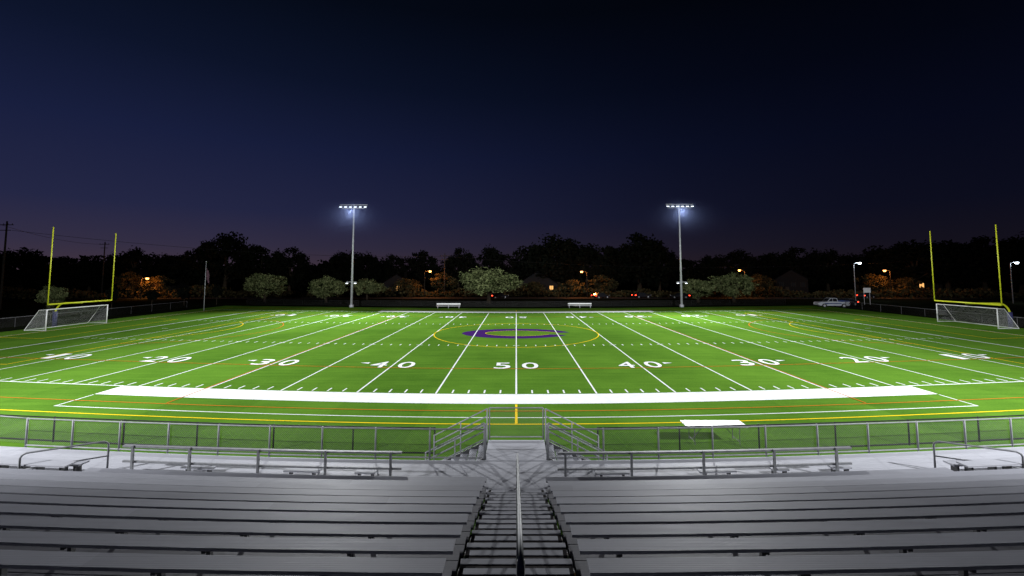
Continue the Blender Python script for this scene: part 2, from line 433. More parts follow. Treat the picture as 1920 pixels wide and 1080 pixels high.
# ------------------------------------------------------------------ bleachers
SEATP = [(-0.128, -0.035), (-0.128, -0.008), (-0.12, 0.0), (0.12, 0.0), (0.128, -0.008), (0.128, -0.035), (0.11, -0.035), (0.11, -0.02), (-0.11, -0.02), (-0.11, -0.035)]
FOOTP = [(-0.21, -0.04), (-0.21, 0.0), (-0.008, 0.0), (-0.008, -0.012), (0.008, -0.012), (0.008, 0.0), (0.21, 0.0), (0.21, -0.04)]
RUN, RISE, YB, ZB = 0.772, 0.254, 11.90, 1.46
def block(x0, x1, lab, first):
    base = ((x0+x1)/2, 8, 0)
    t = thing('bleacher', base, label=lab, category='bleacher', group='aluminium bleacher blocks beside the aisle')
    for i in range(13):
        y = YB-RUN*i; z = ZB+RISE*i
        a, b = (x0, x1) if i else first
        mb = MB(); mb.sweepx(SEATP, a, b, y, z); part(t, 'seat', mb, M['alum'])
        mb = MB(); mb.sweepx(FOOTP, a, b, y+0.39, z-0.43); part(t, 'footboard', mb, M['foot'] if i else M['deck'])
    xs = []
    x = x0+0.5 if x0 > 0 else x0+0.3
    while x < x1-0.4: xs.append(x); x += 1.83
    for x in xs:
        mb = MB()
        for i in range(13):
            if i == 0 and not (first[0] <= x <= first[1]): continue
            y = YB-RUN*i; z = ZB+RISE*i; b_ = bow(x)
            mb.box((x, y+b_, z-0.24), (0.05, 0.06, 0.40))
            mb.box((x, y+b_, z-0.055), (0.05, 0.24, 0.03))
            mb.box((x, y+0.38+b_, z-0.50), (0.06, 0.74, 0.08))
            mb.box((x, y+b_, (z-0.54)/2-0.02), (0.06, 0.06, z-0.54))
        part(t, 'frame', mb, M['steel'])
    return t
block(-17, -0.78, 'silver aluminium bleacher rows facing the lit field', (-11.9, -0.78))
block(0.78, 17, 'silver aluminium bleacher rows facing the lit field', (0.78, 12.0))

# front walkway deck
dk = MB()
for j in range(9):
    dk.sweepx([(-0.118, -0.05), (-0.118, 0.0), (0.118, 0.0), (0.118, -0.05)], -19, 19, 12.21+0.245*j, 0.9)
solo('walkway', dk, M['deck'], kind='structure', label='pale aluminium walkway deck in front of seats')
dk = MB(); dk.sweepx([(-0.02, -0.25), (-0.02, 0.02), (0.02, 0.02), (0.02, -0.25)], -19, 19, 14.35, 0.88)
solo('walkway_edge', dk, M['deck'], kind='structure', label='aluminium toe board along walkway edge')

# aisle steps
t = thing('aisle_stairs', (0, 8, 0), label='narrow aluminium aisle steps between bleacher blocks', category='stairs')
def az(y): return 1.03+(YB+0.3-y)*RISE/RUN
for i in range(26):
    y = YB+0.25-RUN/2*i; z = az(y)
    hw = 0.74 if i % 2 == 0 else 0.66
    mb = MB(); mb.sweepx([(-0.055, -0.04), (-0.055, 0), (0.055, 0), (0.055, -0.04)], -hw, hw, y+0.10, z, warp=False)
    st = part(t, 'step', mb, M['alum'])
    mb = MB(); mb.sweepx([(-0.085, -0.03), (-0.085, 0), (0.085, 0), (0.085, -0.03)], -hw, hw, y-0.045, z-0.006, warp=False)
    o = bpy.data.objects.new('anti_slip_tread', mesh_of('anti_slip_tread', mb, M['grip'], t.location)); o.parent = st; COL.objects.link(o)  # added dark strip behind each step plank, painted as the shaded gap
for sx in (-0.76, 0.76):
    mb = MB(); mb.tube([(sx, 12.3, az(12.3)-.1), (sx, 2.4, az(2.4)-.1)], 0.018, 6)
    part(t, 'stringer', mb, M['steel'])
t = thing('aisle_handrail', (0.03, 8, 0), label='central grey pipe handrail climbing the aisle', category='handrail')
y0, y1 = 12.2, 2.6
pts = [(0.03, y0, az(y0)-.1), (0.03, y0, az(y0)+0.92), (0.03, y0-0.06, az(y0)+0.98)]
yy = y0-0.3
while yy > y1: pts.append((0.03, yy, az(yy)+0.96)); yy -= 1.0
mb = MB(); mb.tube(pts, 0.021, 8); part(t, 'rail', mb, M['pipe'], True)
mb = MB(); mb.tube([(0.03, y0, az(y0)+0.50), (0.03, y1, az(y1)+0.50)], 0.022, 8); part(t, 'rail', mb, M['pipe2'], True)
yy = y0-1.5
while yy > y1:
    mb = MB(); mb.tube([(0.03, yy, az(yy)-0.05), (0.03, yy, az(yy)+0.94)], 0.029, 8); mb.box((0.03, yy, az(yy)-0.04), (0.14, 0.14, 0.015)); part(t, 'post', mb, M['pipe2'], True); yy -= 1.52

# guard rails in front of first rows
def guard(x0, x1, y, xs, lab):
    t = thing('guard_rail', ((x0+x1)/2, y, 0.9), label=lab, category='railing', group='guard rails in front of the seats')
    flat = [(-0.05, -0.03), (-0.05, 0.02), (0.05, 0.02), (0.05, -0.03)]
    mb = MB(); mb.sweepx(flat, x0, x1, y, 1.72); part(t, 'top_rail', mb, M['pipe'])
    mb = MB(); mb.sweepx([(-0.03, -0.025), (-0.03, 0.025), (0.03, 0.025), (0.03, -0.025)], x0, x1, y, 1.27); part(t, 'lower_rail', mb, M['pipe'])
    for x in xs:
        p = W((x, y-0.065, 0)); mb = MB(); mb.box((p[0], p[1], 1.33), (0.06, 0.06, 0.86)); mb.box((p[0], p[1], 0.908), (0.14, 0.14, 0.012))
        part(t, 'post', mb, M['pipe'])
guard(-11.75, -3.3, 12.9, (-11.4, -9.6, -7.5, -5.5, -3.6), 'long silver guard rail standing on the walkway')
guard(1.18, 9.9, 12.9, (1.4, 3.3, 5.4, 7.5, 9.4), 'long silver guard rail standing on the walkway')
def endrail(a, b):
    t = thing('end_rail', ((a[0]+b[0])/2, (a[1]+b[1])/2, 0.9), label='bent grey pipe railing at end of walkway', category='railing', group='pipe railings at walkway ends')
    A, Bv = Vector((a[0], a[1], 0.9)), Vector((b[0], b[1], 0.9)); d = (Bv-A).normalized()
    def up(v, h): return Vector((v.x, v.y, v.z+h))
    mb = MB(); mb.tube([A, up(A, .80), up(A, .87)+d*.03, up(A, .92)+d*.12, up(Bv, .92)-d*.12, up(Bv, .87)-d*.03, up(Bv, .80), Bv], 0.026, 8); part(t, 'rail', mb, M['pipe'], True)
    mb = MB(); mb.tube([up(A, .48), up(Bv, .48)], 0.02, 8); part(t, 'rail', mb, M['pipe'], True)
    for v in (A, Bv):
        mb = MB(); mb.box((v.x, v.y, 0.908), (0.14, 0.14, 0.014)); part(t, 'foot_plate', mb, M['pipe'])
endrail((-12.3, 13.55), (-13.9, 12.6)); endrail((12.6, 13.55), (14.3, 12.7))
def sbench(x, y, ln, z=1.14):
    b_ = bow(x)
    t = thing('short_bench', (x, y+b_, 0.9), label='short aluminium plank bench on the walkway', category='bench', group='short benches on the walkway')
    mb = MB(); mb.sweepx([(-0.12, -0.04), (-0.12, 0), (0.12, 0), (0.12, -0.04)], x-ln/2, x+ln/2, y, z); part(t, 'seat', mb, M['deck'])
    for s_ in (-1, 1):
        mb = MB(); mb.box((x+s_*ln*0.32, y+b_, (z-0.04+0.9)/2), (0.05, 0.16, z-0.94)); part(t, 'leg', mb, M['steel'])
for x, ln in ((-9.5, 1.0), (-6.3, 1.05), (-4.4, 0.6), (2.8, 1.0), (5.9, 1.1), (7.8, 0.5), (9.7, 0.6)): sbench(x, 13.12, ln, 1.10)
for sx in (-1, 1):
    for j in range(2):
        x = sx*14.6; y = 12.50-0.4*j; z = 1.36+0.14*j
        t = thing('end_bench', (x, y+bow(x), 0.9), label='pale aluminium plank seat beside the end railing', category='bench', group='plank seats at walkway ends')
        mb = MB(); mb.sweepx([(-0.17, -0.04), (-0.17, 0), (0.17, 0), (0.17, -0.04)], x-2.0, x+2.0, y, z); part(t, 'seat', mb, M['deck'])
        for k in (-1.8, -0.6, 0.6, 1.8):
            mb = MB(); mb.box((x+k, y+bow(x+k), (z-0.04+0.9)/2), (0.06, 0.2, z-0.94)); part(t, 'leg', mb, M['steel'])

# ------------------------------------------------------------------ chain link guard along the walkway
def fence(x0, x1, y, z0, h, sp, mp, ml, lab, name, grp, r=0.03):
    t = thing(name, W(((x0+x1)/2, y, z0)), label=lab, category='fence', group=grp)
    n = max(1, round(abs(x1-x0)/sp))
    for i in range(n+1):
        x = x0+(x1-x0)*i/n; p = W((x, y, 0)); mb = MB()
        mb.tube([(p[0], p[1], z0), (p[0], p[1], z0+h+0.03)], r, 8); part(t, 'post', mb, mp, True)
    for zz in (z0+h, z0+0.06):
        mb = MB(); pts = [W((x0+(x1-x0)*i/(n*2), y, zz)) for i in range(n*2+1)]; mb.tube(pts, r*0.85, 8); part(t, 'rail', mb, mp, True)
    mb = MB()
    for i in range(n*2):
        a, b = x0+(x1-x0)*i/(n*2), x0+(x1-x0)*(i+1)/(n*2)
        mb.quad(W((a, y+0.045, z0+0.02)), W((b, y+0.045, z0+0.02)), W((b, y+0.045, z0+h-0.03)), W((a, y+0.045, z0+h-0.03)))
    part(t, 'mesh', mb, ml)
    return t
G1 = 'galvanised chain link fences along the walkway'
fence(-16.9, -1.02, 14.42, 0.9, 0.95, 1.83, M['pipe'], M['link'], 'galvanised chain link guard fence on walkway edge', 'chain_link_fence', G1)
fence(1.02, 18.9, 14.42, 0.9, 0.95, 1.83, M['pipe'], M['link'], 'galvanised chain link guard fence on walkway edge', 'chain_link_fence', G1)
G2 = 'black chain link fences on the turf edge'
fence(-22, -3.1, 17.0, 0.0, 0.98, 3.05, M['black'], M['blink'], 'low black chain link fence beside the turf', 'black_fence', G2)
fence(3.1, 22, 17.0, 0.0, 0.98, 3.05, M['black'], M['blink'], 'low black chain link fence beside the turf', 'black_fence', G2)
t = thing('side_fence', (-18.3, 16.2, 0.9), label='galvanised chain link fence turning the walkway corner', category='fence')
SP = [(-17.15, 15.70), (-18.5, 15.95), (-19.9, 16.3)]
for (x, y) in SP:
    mb = MB(); mb.tube([(x, y, 0.0), (x, y, 1.80)], 0.03, 8); part(t, 'post', mb, M['pipe'], True)
mb = MB(); mb.tube([(x, y, 1.78) for x, y in SP], 0.026, 8); part(t, 'rail', mb, M['pipe'], True)
mb = MB()
for a, b in zip(SP, SP[1:]): mb.quad((a[0], a[1]+.04, 0.9), (b[0], b[1]+.04, 0.9), (b[0], b[1]+.04, 1.76), (a[0], a[1]+.04, 1.76))
part(t, 'mesh', mb, M['link'])

# ------------------------------------------------------------------ entrance stairs and landing
S = 0.22
t = thing('entrance_stairs', (0, 15, 0), label='raised landing with stair flights down both sides', category='stairs')
mb = MB()
for j in range(6): mb.box((0, 14.30+S+0.28*j, 0.88), (2.0, 0.272, 0.05))
part(t, 'landing', mb, M['deck'])
mb = MB()
for x in (-0.95, 0.95):
    for y in (14.28+S, 15.75+S): mb.box((x, y, 0.42), (0.08, 0.08, 0.86))
mb.box((0, 15.86+S, 0.78), (2.0, 0.04, 0.14)); part(t, 'frame', mb, M['steel'])
for sx in (-1, 1):
    mb = MB()
    for k in range(5): mb.box((sx*(1.18+0.33*k), 15.08+S, 0.74-0.155*k), (0.27, 1.40, 0.04))
    part(t, 'flight', mb, M['alum'])
    for y in (14.34+S, 15.82+S):
        mb = MB()
        mb.box((sx*1.9, y, 0.40), (1.9, 0.03, 0.2), ry=sx*math.atan(0.155/0.33))
        part(t, 'stringer', mb, M['steel'])
    for y in (14.41+S, 15.89+S):
        mb = MB()
        xt, xb = sx*1.05, sx*2.95
        for dz in (1.08, 0.82, 0.56):
            mb.tube([(xt, y, 0.9+dz), (xb, y, 0.06+dz-0.10)], 0.023, 8)
        mb.tube([(xt, y, 0.3), (xt, y, 1.98)], 0.024, 8); mb.tube([(sx*2.0, y, 0.2), (sx*2.0, y, 1.50)], 0.021, 8)
        mb.tube([(xb, y, 0.0), (xb, y, 1.04)], 0.024, 8)
        part(t, 'handrail', mb, M['alum'], True)
mb = MB()
for x in (-0.97, 0.97): mb.tube([(x, 15.93+S, 0.8), (x, 15.93+S, 2.0)], 0.026, 8)
for zz in (2.0, 0.98): mb.tube([(-0.97, 15.93+S, zz), (0.97, 15.93+S, zz)], 0.024, 8)
for x in (-0.99, 0.99):
    mb.tube([(x, 14.42, 2.0), (x, 14.42, 0.9)], 0.026, 8)
part(t, 'guardrail', mb, M['pipe'], True)
mb = MB(); mb.quad((-0.97, 15.96+S, 1.0), (0.97, 15.96+S, 1.0), (0.97, 15.96+S, 1.98), (-0.97, 15.96+S, 1.98)); part(t, 'mesh', mb, M['link'])

# folding table
bx = 8.05; by = 18.25
t = thing('folding_table', (bx, by, 0), label='white plastic folding table standing on turf', category='table')
mb = MB(); mb.box((bx, by, 0.72), (2.44, 0.76, 0.045)); mb.box((bx, by, 0.685), (2.36, 0.68, 0.024)); part(t, 'table_top', mb, M['plastic'])
for s_ in (-1, 1):
    mb = MB(); x = bx+s_*0.9
    mb.tube([(x, by-0.28, 0.675), (x, by-0.30, 0.0)], 0.014, 6); mb.tube([(x, by+0.28, 0.675), (x, by+0.30, 0.0)], 0.014, 6)
    mb.tube([(x, by-0.30, 0.12), (x, by+0.30, 0.12)], 0.012, 6); mb.tube([(x, by, 0.12), (x-s_*0.5, by, 0.67)], 0.010, 6)
    part(t, 'leg', mb, M['pipe2'])

# ------------------------------------------------------------------ goal posts & soccer goals
def goalpost(gx, gy, hs, off, zt):
    sx = 1 if gx > 0 else -1
    t = thing('goal_post', (gx+sx*off, gy, 0), label='tall yellow football goal post with two uprights', category='goal post', group='yellow football goal posts')
    mb = MB(); mb.tube([(gx, gy-hs, 3.05), (gx, gy+hs, 3.05)], 0.09, 10); part(t, 'crossbar', mb, M['ypost'], True)
    for s_ in (-1, 1):
        mb = MB(); mb.tube([(gx, gy+s_*(hs+.05), 2.98), (gx, gy+s_*(hs+.05), zt)], 0.055, 8); part(t, 'upright', mb, M['ypost'], True)
    mb = MB(); px = gx+sx*off
    pts = [(px, gy, 0), (px, gy, 1.4)]
    for i in range(9):
        a = math.pi/2*i/8; pts.append((px-sx*1.3*(1-math.cos(a)), gy, 1.65+1.3*math.sin(a)))
    pts.append((gx, gy, 2.97)); mb.tube(pts, 0.10, 10); part(t, 'support', mb, M['ypost'], True)
    mb = MB(); mb.tube([(px, gy, 0.02), (px, gy, 1.9)], 0.24, 12); part(t, 'pad', mb, M['pad'], True)
goalpost(-55.0, 55.6, 4.0, 3.3, 12.2); goalpost(56.0, 54.7, 4.0, 5.4, 12.4)
def soccer(gx, gy, hw):
    sx = 1 if gx > 0 else -1
    t = thing('soccer_goal', (gx, gy, 0), label='white framed soccer goal with net on turf', category='soccer goal', group='white soccer goals')
    mb = MB(); a, b = gy-hw, gy+hw
    mb.tube([(gx, a, 0), (gx, a, 2.44)], 0.06, 8); mb.tube([(gx, b, 0), (gx, b, 2.44)], 0.06, 8); mb.tube([(gx, a-.06, 2.44), (gx, b+.06, 2.44)], 0.06, 8)
    part(t, 'frame', mb, M['wpost'], True)
    mb = MB(); t1 = gx+sx*0.9; t2 = gx+sx*2.5
    for y in (a, b):
        mb.tube([(gx, y, 2.44), (t1, y, 2.40), (t2, y, 0.05), (gx, y, 0.05)], 0.035, 6)
    mb.tube([(t2, a, 0.05), (t2, b, 0.05)], 0.035, 6); part(t, 'back_support', mb, M['wpost'], True)
    mb = MB()
    mb.quad((gx, a, 2.42), (gx, b, 2.42), (t1, b, 2.38), (t1, a, 2.38)); mb.quad((t1, a, 2.38), (t1, b, 2.38), (t2, b, 0.06), (t2, a, 0.06))
    for y in (a, b): mb.quad((gx, y, 0.06), (gx, y, 2.4), (t1, y, 2.38), (t2, y, 0.06))
    part(t, 'net', mb, M['net'])
soccer(-55.0, 55.3, 3.8); soccer(58.2, 57.0, 3.8)

# ------------------------------------------------------------------ floodlight poles
def flood(x, y, h):
    t = thing('floodlight_pole', (x, y, 0), label='tall galvanised floodlight pole with lit lamp bar', category='floodlight', group='floodlight poles beside the field')
    mb = MB(); mb.tube([(x, y, 0), (x, y, h)], 0.24, 12, 0.12); mb.tube([(x, y, 0), (x, y, 0.5)], 0.42, 12); part(t, 'pole', mb, M['pole'], True)
    mb = MB(); mb.box((x, y-0.2, h+0.06), (5.4, 0.10, 0.09)); mb.box((x, y-0.2, h-0.62), (4.6, 0.07, 0.05)); part(t, 'crossarm', mb, M['pole'])
    for k in range(6):
        lx = x-2.4+0.96*k
        mb = MB(); mb.box((lx, y-0.45, h-0.28), (0.52, 0.50, 0.14), rx=0.30); mb.box((lx, y-0.2, h-0.20), (0.06, 0.06, 0.5)); lp = part(t, 'lamp', mb, M['pole'], True)
        mb = MB(); mb.box((lx, y-0.52, h-0.385), (0.46, 0.34, 0.06), rx=0.30)
        o = bpy.data.objects.new('lens', mesh_of('lens', mb, M['lamp'], t.location)); o.parent = lp; COL.objects.link(o)
    mb = MB(); mb.box((x, y-0.25, 4.9), (1.9, 0.08, 0.08)); part(t, 'lower_bracket', mb, M['pole'])
    for s_ in (-1, 1):
        mb = MB(); mb.box((x+s_*0.8, y-0.40, 4.76), (0.46, 0.34, 0.14), rx=0.4); lp = part(t, 'lower_lamp', mb, M['pole'])
        mb = MB(); mb.box((x+s_*0.8, y-0.46, 4.66), (0.40, 0.22, 0.06), rx=0.4)
        o = bpy.data.objects.new('lens', mesh_of('lens', mb, M['lamp'], t.location)); o.parent = lp; COL.objects.link(o)
    return t
poles = [flood(-31.9, 85, 19.9), flood(32.2, 85.5, 20.1)]
def spot(x, y, z, tx, ty, pw, cone=110, blend=0.7, rad=1.2, par=None):
    ld = bpy.data.lights.new('floodlight_beam', 'SPOT'); ld.energy = pw; ld.spot_size = math.radians(cone); ld.spot_blend = blend
    ld.shadow_soft_size = rad; ld.color = (0.95, 0.97, 1.0)
    o = bpy.data.objects.new('floodlight_beam', ld); COL.objects.link(o)
    p = Vector((x, y, z)); d = Vector((tx, ty, 0))-p
    o.rotation_euler = d.to_track_quat('-Z', 'Y').to_euler()
    if par: o.parent = par; o.location = p-par.location
    else: o.location = p
for (x, y, h), pr in zip(((-31.9, 85, 19.9), (32.2, 85.5, 20.1)), poles):
    s_ = -1 if x < 0 else 1
    spot(x, y-1.6, h-1.2, s_*40, 46, 52000, 108, 0.9, par=pr, rad=0.35)
    spot(x, y-1.6, h-1.2, s_*4, 36, 112000, 92, 0.9, par=pr, rad=0.35)
for s_ in (-1, 1):
    spot(s_*34, -4, 24, s_*38, 54, 92000, 82, 0.8, rad=0.35)
    spot(s_*34, -4, 24, s_*6, 52, 118000, 74, 0.75, rad=0.35)
# thin night haze around each lamp bar, lit by the lamps themselves
for (x, y, h) in ((-31.9, 85, 19.9), (32.2, 85.5, 20.1)):
    mb = MB(); nn = 16; c = (x, y-1.5, h-2.8)
    def sp(a, b):
        th = math.pi*a/nn; ph = 2*math.pi*b/nn
        return (c[0]+math.sin(th)*math.cos(ph), c[1]+math.sin(th)*math.sin(ph), c[2]+math.cos(th))
    for i in range(nn):
        for j in range(nn):
            if i == 0:
                k = len(mb.v); mb.v += [sp(0, 0), sp(1, j), sp(1, j+1)]; mb.f.append((k, k+1, k+2))
            elif i == nn-1:
                k = len(mb.v); mb.v += [sp(i, j), sp(nn, 0), sp(i, j+1)]; mb.f.append((k, k+1, k+2))
            else: mb.quad(sp(i, j), sp(i+1, j), sp(i+1, j+1), sp(i, j+1))
    ob = solo('haze', mb, M['haze'], base=c, kind='stuff', label='faint lit night haze around the lamp bar')
    bm = bmesh.new(); bm.from_mesh(ob.data); bmesh.ops.remove_doubles(bm, verts=bm.verts, dist=0.001); bmesh.ops.recalc_face_normals(bm, faces=bm.faces); bm.to_mesh(ob.data); bm.free()
    ob.scale = (12.0, 6.5, 5.0)

# ------------------------------------------------------------------ trees
def tree_proto(name, rng, nclump, nleaf, lsize, mat, top=0.5, low=0.28, lumps=0.15):
    t = thing(name, (0, -900, 0), category='tree')
    tr = MB(); tr.tube([(0, 0, 0), (0.01, 0.0, 0.15), (0.0, 0.01, 0.35), (0.015, 0, 0.6)], 0.035, 8, 0.012)
    cl = []; ph1, ph2 = rng.uniform(0, 6), rng.uniform(0, 6)
    for i in range(nclump):
        th = rng.uniform(0, 2*math.pi); u = rng.uniform(-1, 1); rr = rng.uniform(0.35, 1)**0.5
        s_ = math.sqrt(1-u*u); ro = 0.42*rr
        lump = 0.85+lumps*math.sin(3*th+ph1)+0.6*lumps*math.sin(5*th+ph2)+rng.uniform(-0.1, 0.12)
        z0 = low+(1-low)/2; hz = (1-low)/2*0.88
        cl.append((s_*math.cos(th)*ro*lump, s_*math.sin(th)*ro*lump, z0+u*hz*rr*(0.92+lumps*0.5*math.sin(2*th+ph2)+rng.uniform(-.12, .1)), rng.uniform(0.05, 0.13)))
    for k in range(9):
        c = cl[k*3 % nclump]; h0 = rng.uniform(0.18, 0.5)
        tr.tube([(0, 0, h0), (c[0]*0.45, c[1]*0.45, h0+(c[2]-h0)*0.6), (c[0]*.95, c[1]*.95, c[2])], 0.014, 5, 0.004)
    cr_ = MB()
    for (cx, cy, cz, r) in cl:
        for j in range(nleaf):
            v = Vector((rng.gauss(0, 1), rng.gauss(0, 1), rng.gauss(0, 0.8))); v = v.normalized()*r*rng.uniform(0.3, 1.08)
            p = Vector((cx, cy, cz))+v
            a = Vector((rng.gauss(0, 1), rng.gauss(0, 1), rng.gauss(0, 1))).normalized()
            b = a.cross(Vector((rng.gauss(0, 1), rng.gauss(0, 1), rng.gauss(0, 1)))).normalized()
            s1 = lsize*rng.uniform(0.6, 1.3); s2 = s1*0.6
            cr_.quad(tuple(p-a*s1), tuple(p-b*s2), tuple(p+a*s1), tuple(p+b*s2))
    part(t, 'trunk', tr, M['bark'], True, off=(0, 0, 0)); part(t, 'crown', cr_, mat, off=(0, 0, 0))
    return t
def place_trees(protos, table, labels, grp):
    used = set()
    for k, (px, yt, wp, d) in enumerate(table):
        x = (px-968)*d/817; h = 6.92+(509-yt)*d/817; wd = wp*d/817/0.85
        pr = protos[k % len(protos)]
        kw = dict(label=labels, group=grp, category='tree')
        if id(pr) not in used:
            used.add(id(pr)); pr.location = (x, d, -0.03); pr.scale = (wd, wd, h); pr.rotation_euler = (0, 0, R.uniform(0, 6)); setp(pr, **kw)
        else: copy_thing(pr, (x, d, -0.03), R.uniform(0, 6), (wd, wd, h), **kw)
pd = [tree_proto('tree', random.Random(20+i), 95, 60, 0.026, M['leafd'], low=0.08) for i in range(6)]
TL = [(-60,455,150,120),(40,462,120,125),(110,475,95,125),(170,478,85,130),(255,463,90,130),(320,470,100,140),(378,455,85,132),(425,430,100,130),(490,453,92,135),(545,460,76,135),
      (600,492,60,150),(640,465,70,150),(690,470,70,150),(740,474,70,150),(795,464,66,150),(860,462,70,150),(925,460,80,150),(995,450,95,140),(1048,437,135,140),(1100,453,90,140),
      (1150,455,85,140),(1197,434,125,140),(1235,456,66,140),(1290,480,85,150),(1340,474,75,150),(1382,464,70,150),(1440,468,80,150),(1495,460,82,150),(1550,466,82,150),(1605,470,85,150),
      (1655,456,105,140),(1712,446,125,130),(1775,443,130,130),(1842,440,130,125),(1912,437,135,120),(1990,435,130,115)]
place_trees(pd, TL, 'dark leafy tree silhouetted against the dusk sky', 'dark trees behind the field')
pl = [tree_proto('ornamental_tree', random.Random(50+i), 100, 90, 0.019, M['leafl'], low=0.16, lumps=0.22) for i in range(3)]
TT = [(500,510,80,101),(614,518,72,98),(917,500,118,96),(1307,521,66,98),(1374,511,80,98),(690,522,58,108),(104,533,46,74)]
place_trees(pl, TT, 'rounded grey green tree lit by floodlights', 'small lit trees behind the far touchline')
pm = [tree_proto('street_tree', random.Random(90+i), 60, 60, 0.028, M['leafm'], low=0.2, lumps=0.2) for i in range(2)]
place_trees(pm, [(830,512,58,125),(765,520,50,124),(1128,516,60,125),(1070,522,44,124),(246,510,50,118),(296,515,46,116),(1420,514,50,127),(1640,512,56,123),(1000,528,50,128),(1690,518,46,122)],
            'small dark tree tinted orange by a street lamp', 'small trees beside the road lamps')
py_ = [tree_proto('young_tree', random.Random(70+i), 40, 40, 0.05, M['leafd'], low=0.3) for i in range(2)]
place_trees(py_, [(350,535,22,90),(410,530,20,92),(290,540,24,88),(215,535,20,80)], 'slim young tree beside the dark path', 'young trees by the path')
fw = MB(); rg = random.Random(3)
for i in range(24000):
    x = rg.uniform(-290, 290); y = rg.uniform(158, 185)
    top = 8.5+2.0*math.sin(x*0.07)+1.6*math.sin(x*0.19+1)+1.0*math.sin(x*0.5)
    z = top*rg.random()**0.7
    p = Vector((x, y, z)); a = Vector((rg.gauss(0, 1), rg.gauss(0, 1), rg.gauss(0, 1))).normalized()
    b = a.cross(Vector((rg.gauss(0, 1), rg.gauss(0, 1), rg.gauss(0, 1)))).normalized(); s1 = rg.uniform(0.5, 1.3)
    fw.quad(tuple(p-a*s1), tuple(p-b*s1*.7), tuple(p+a*s1), tuple(p+b*s1*.7))
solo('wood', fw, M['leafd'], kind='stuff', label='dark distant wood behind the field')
fw = MB()
for i in range(16000):
    x = rg.uniform(-190, 190); y = rg.uniform(121, 127)+abs(x)*-0.08
    top = 2.0+0.6*math.sin(x*0.13)+0.5*math.sin(x*0.37+1)+0.3*math.sin(x*1.1)
    z = top*rg.random()**0.7
    p = Vector((x, y, z)); a = Vector((rg.gauss(0, 1), rg.gauss(0, 1), rg.gauss(0, 1))).normalized()
    b = a.cross(Vector((rg.gauss(0, 1), rg.gauss(0, 1), rg.gauss(0, 1)))).normalized(); s1 = rg.uniform(0.15, 0.5)
    fw.quad(tuple(p-a*s1), tuple(p-b*s1*.7), tuple(p+a*s1), tuple(p+b*s1*.7))
solo('undergrowth', fw, M['leafm'], kind='stuff', label='dark hedge and undergrowth beyond the road')

# ------------------------------------------------------------------ street lamps, poles, flag
def street(x, y, h, mat, col, pw, side, lab, grp):
    t = thing('street_lamp', (x, y, 0), label=lab, category='street lamp', group=grp)
    mb = MB(); mb.tube([(x, y, 0), (x, y, h-0.2), (x+side*0.3, y, h), (x+side*1.2, y, h+0.12)], 0.10, 8, 0.05); part(t, 'pole', mb, M['pole'] if mat is M['lampw'] else M['wood'], True)
    mb = MB(); mb.box((x+side*1.4, y, h+0.12), (0.8, 0.32, 0.14)); hd = part(t, 'lamp_head', mb, M['pole'])
    mb = MB(); mb.tube([(x+side*1.45, y, h+0.05), (x+side*1.45, y, h-0.28)], 0.36, 8, 0.22)
    o = bpy.data.objects.new('lens', mesh_of('lens', mb, mat, t.location)); o.parent = hd; COL.objects.link(o)
    ld = bpy.data.lights.new('street_lamp_light', 'POINT'); ld.energy = pw; ld.color = col; ld.shadow_soft_size = 0.3
    lo = bpy.data.objects.new('street_lamp_light', ld); COL.objects.link(lo); lo.parent = t; lo.location = (side*1.45, 0, h-0.5)
OC = (1.0, 0.30, 0.05); WC = (0.8, 0.9, 1.0)
for px, d, z in ((797, 120, 7.0), (1100, 120, 6.9), (268, 112, 5.2), (1395, 122, 7.3), (1667, 118, 7.2)):
    street((px-968)*d/817, d, z, M['lampo'], OC, 2600, 1 if px < 1000 else -1, 'street lamp glowing orange beside the road', 'orange street lamps')
for px, d, z in ((1600, 105, 9.0), (1893, 96, 8.9)):
    street((px-968)*d/817, d, z, M['lampw'], WC, 900, 1, 'tall street lamp glowing white by car park', 'white street lamps')
def upole(x, y, h, lab):
    t = thing('utility_pole', (x, y, 0), label=lab, category='utility pole', group='wooden utility poles')
    mb = MB(); mb.tube([(x, y, 0), (x, y, h)], 0.19, 8, 0.12); part(t, 'pole', mb, M['wood'], True)
    mb = MB(); mb.box((x, y-0.16, h-0.7), (2.8, 0.1, 0.13)); mb.box((x, y-0.16, h-1.7), (2.0, 0.1, 0.12)); part(t, 'crossarm', mb, M['wood'])
    for k in (-1.2, -0.4, 0.4, 1.2):
        mb = MB(); mb.tube([(x+k, y-0.16, h-0.63), (x+k, y-0.16, h-0.42)], 0.05, 6); part(t, 'insulator', mb, M['wood'])
upole(-94, 80, 16.2, 'dark wooden utility pole with crossarms'); upole(-113.5, 120, 15.1, 'dark wooden utility pole with crossarms'); upole(-20, 122, 12.0, 'dark wooden utility pole with crossarms')
for k, (a, b) in enumerate((((-95, 80, 15.5), (-113.5, 120, 14.4)), ((-93, 80, 14.5), (-20, 122, 11.2)), ((-20, 122, 11.2), (120, 122, 10.5)))):
    mb = MB(); A, Bv = Vector(a), Vector(b); pts = []
    for i in range(25):
        u = i/24; p = A.lerp(Bv, u); p.z -= 4*u*(1-u)*(A-Bv).length*0.02; pts.append(p)
    mb.tube(pts, 0.03, 5); solo('overhead_wire', mb, M['black'], base=a, label='thin black overhead wire between utility poles', category='wire', group='overhead wires')
t = thing('flagpole', (-55.8, 78.5, 0), label='white flagpole with a limp flag', category='flagpole')
mb = MB(); mb.tube([(-55.8, 78.5, 0), (-55.8, 78.5, 8.6)], 0.07, 8, 0.04); mb.tube([(-55.8, 78.5, 8.6), (-55.8, 78.5, 8.75)], 0.09, 8); part(t, 'pole', mb, M['pole'], True)
mb = MB(); cols = 7
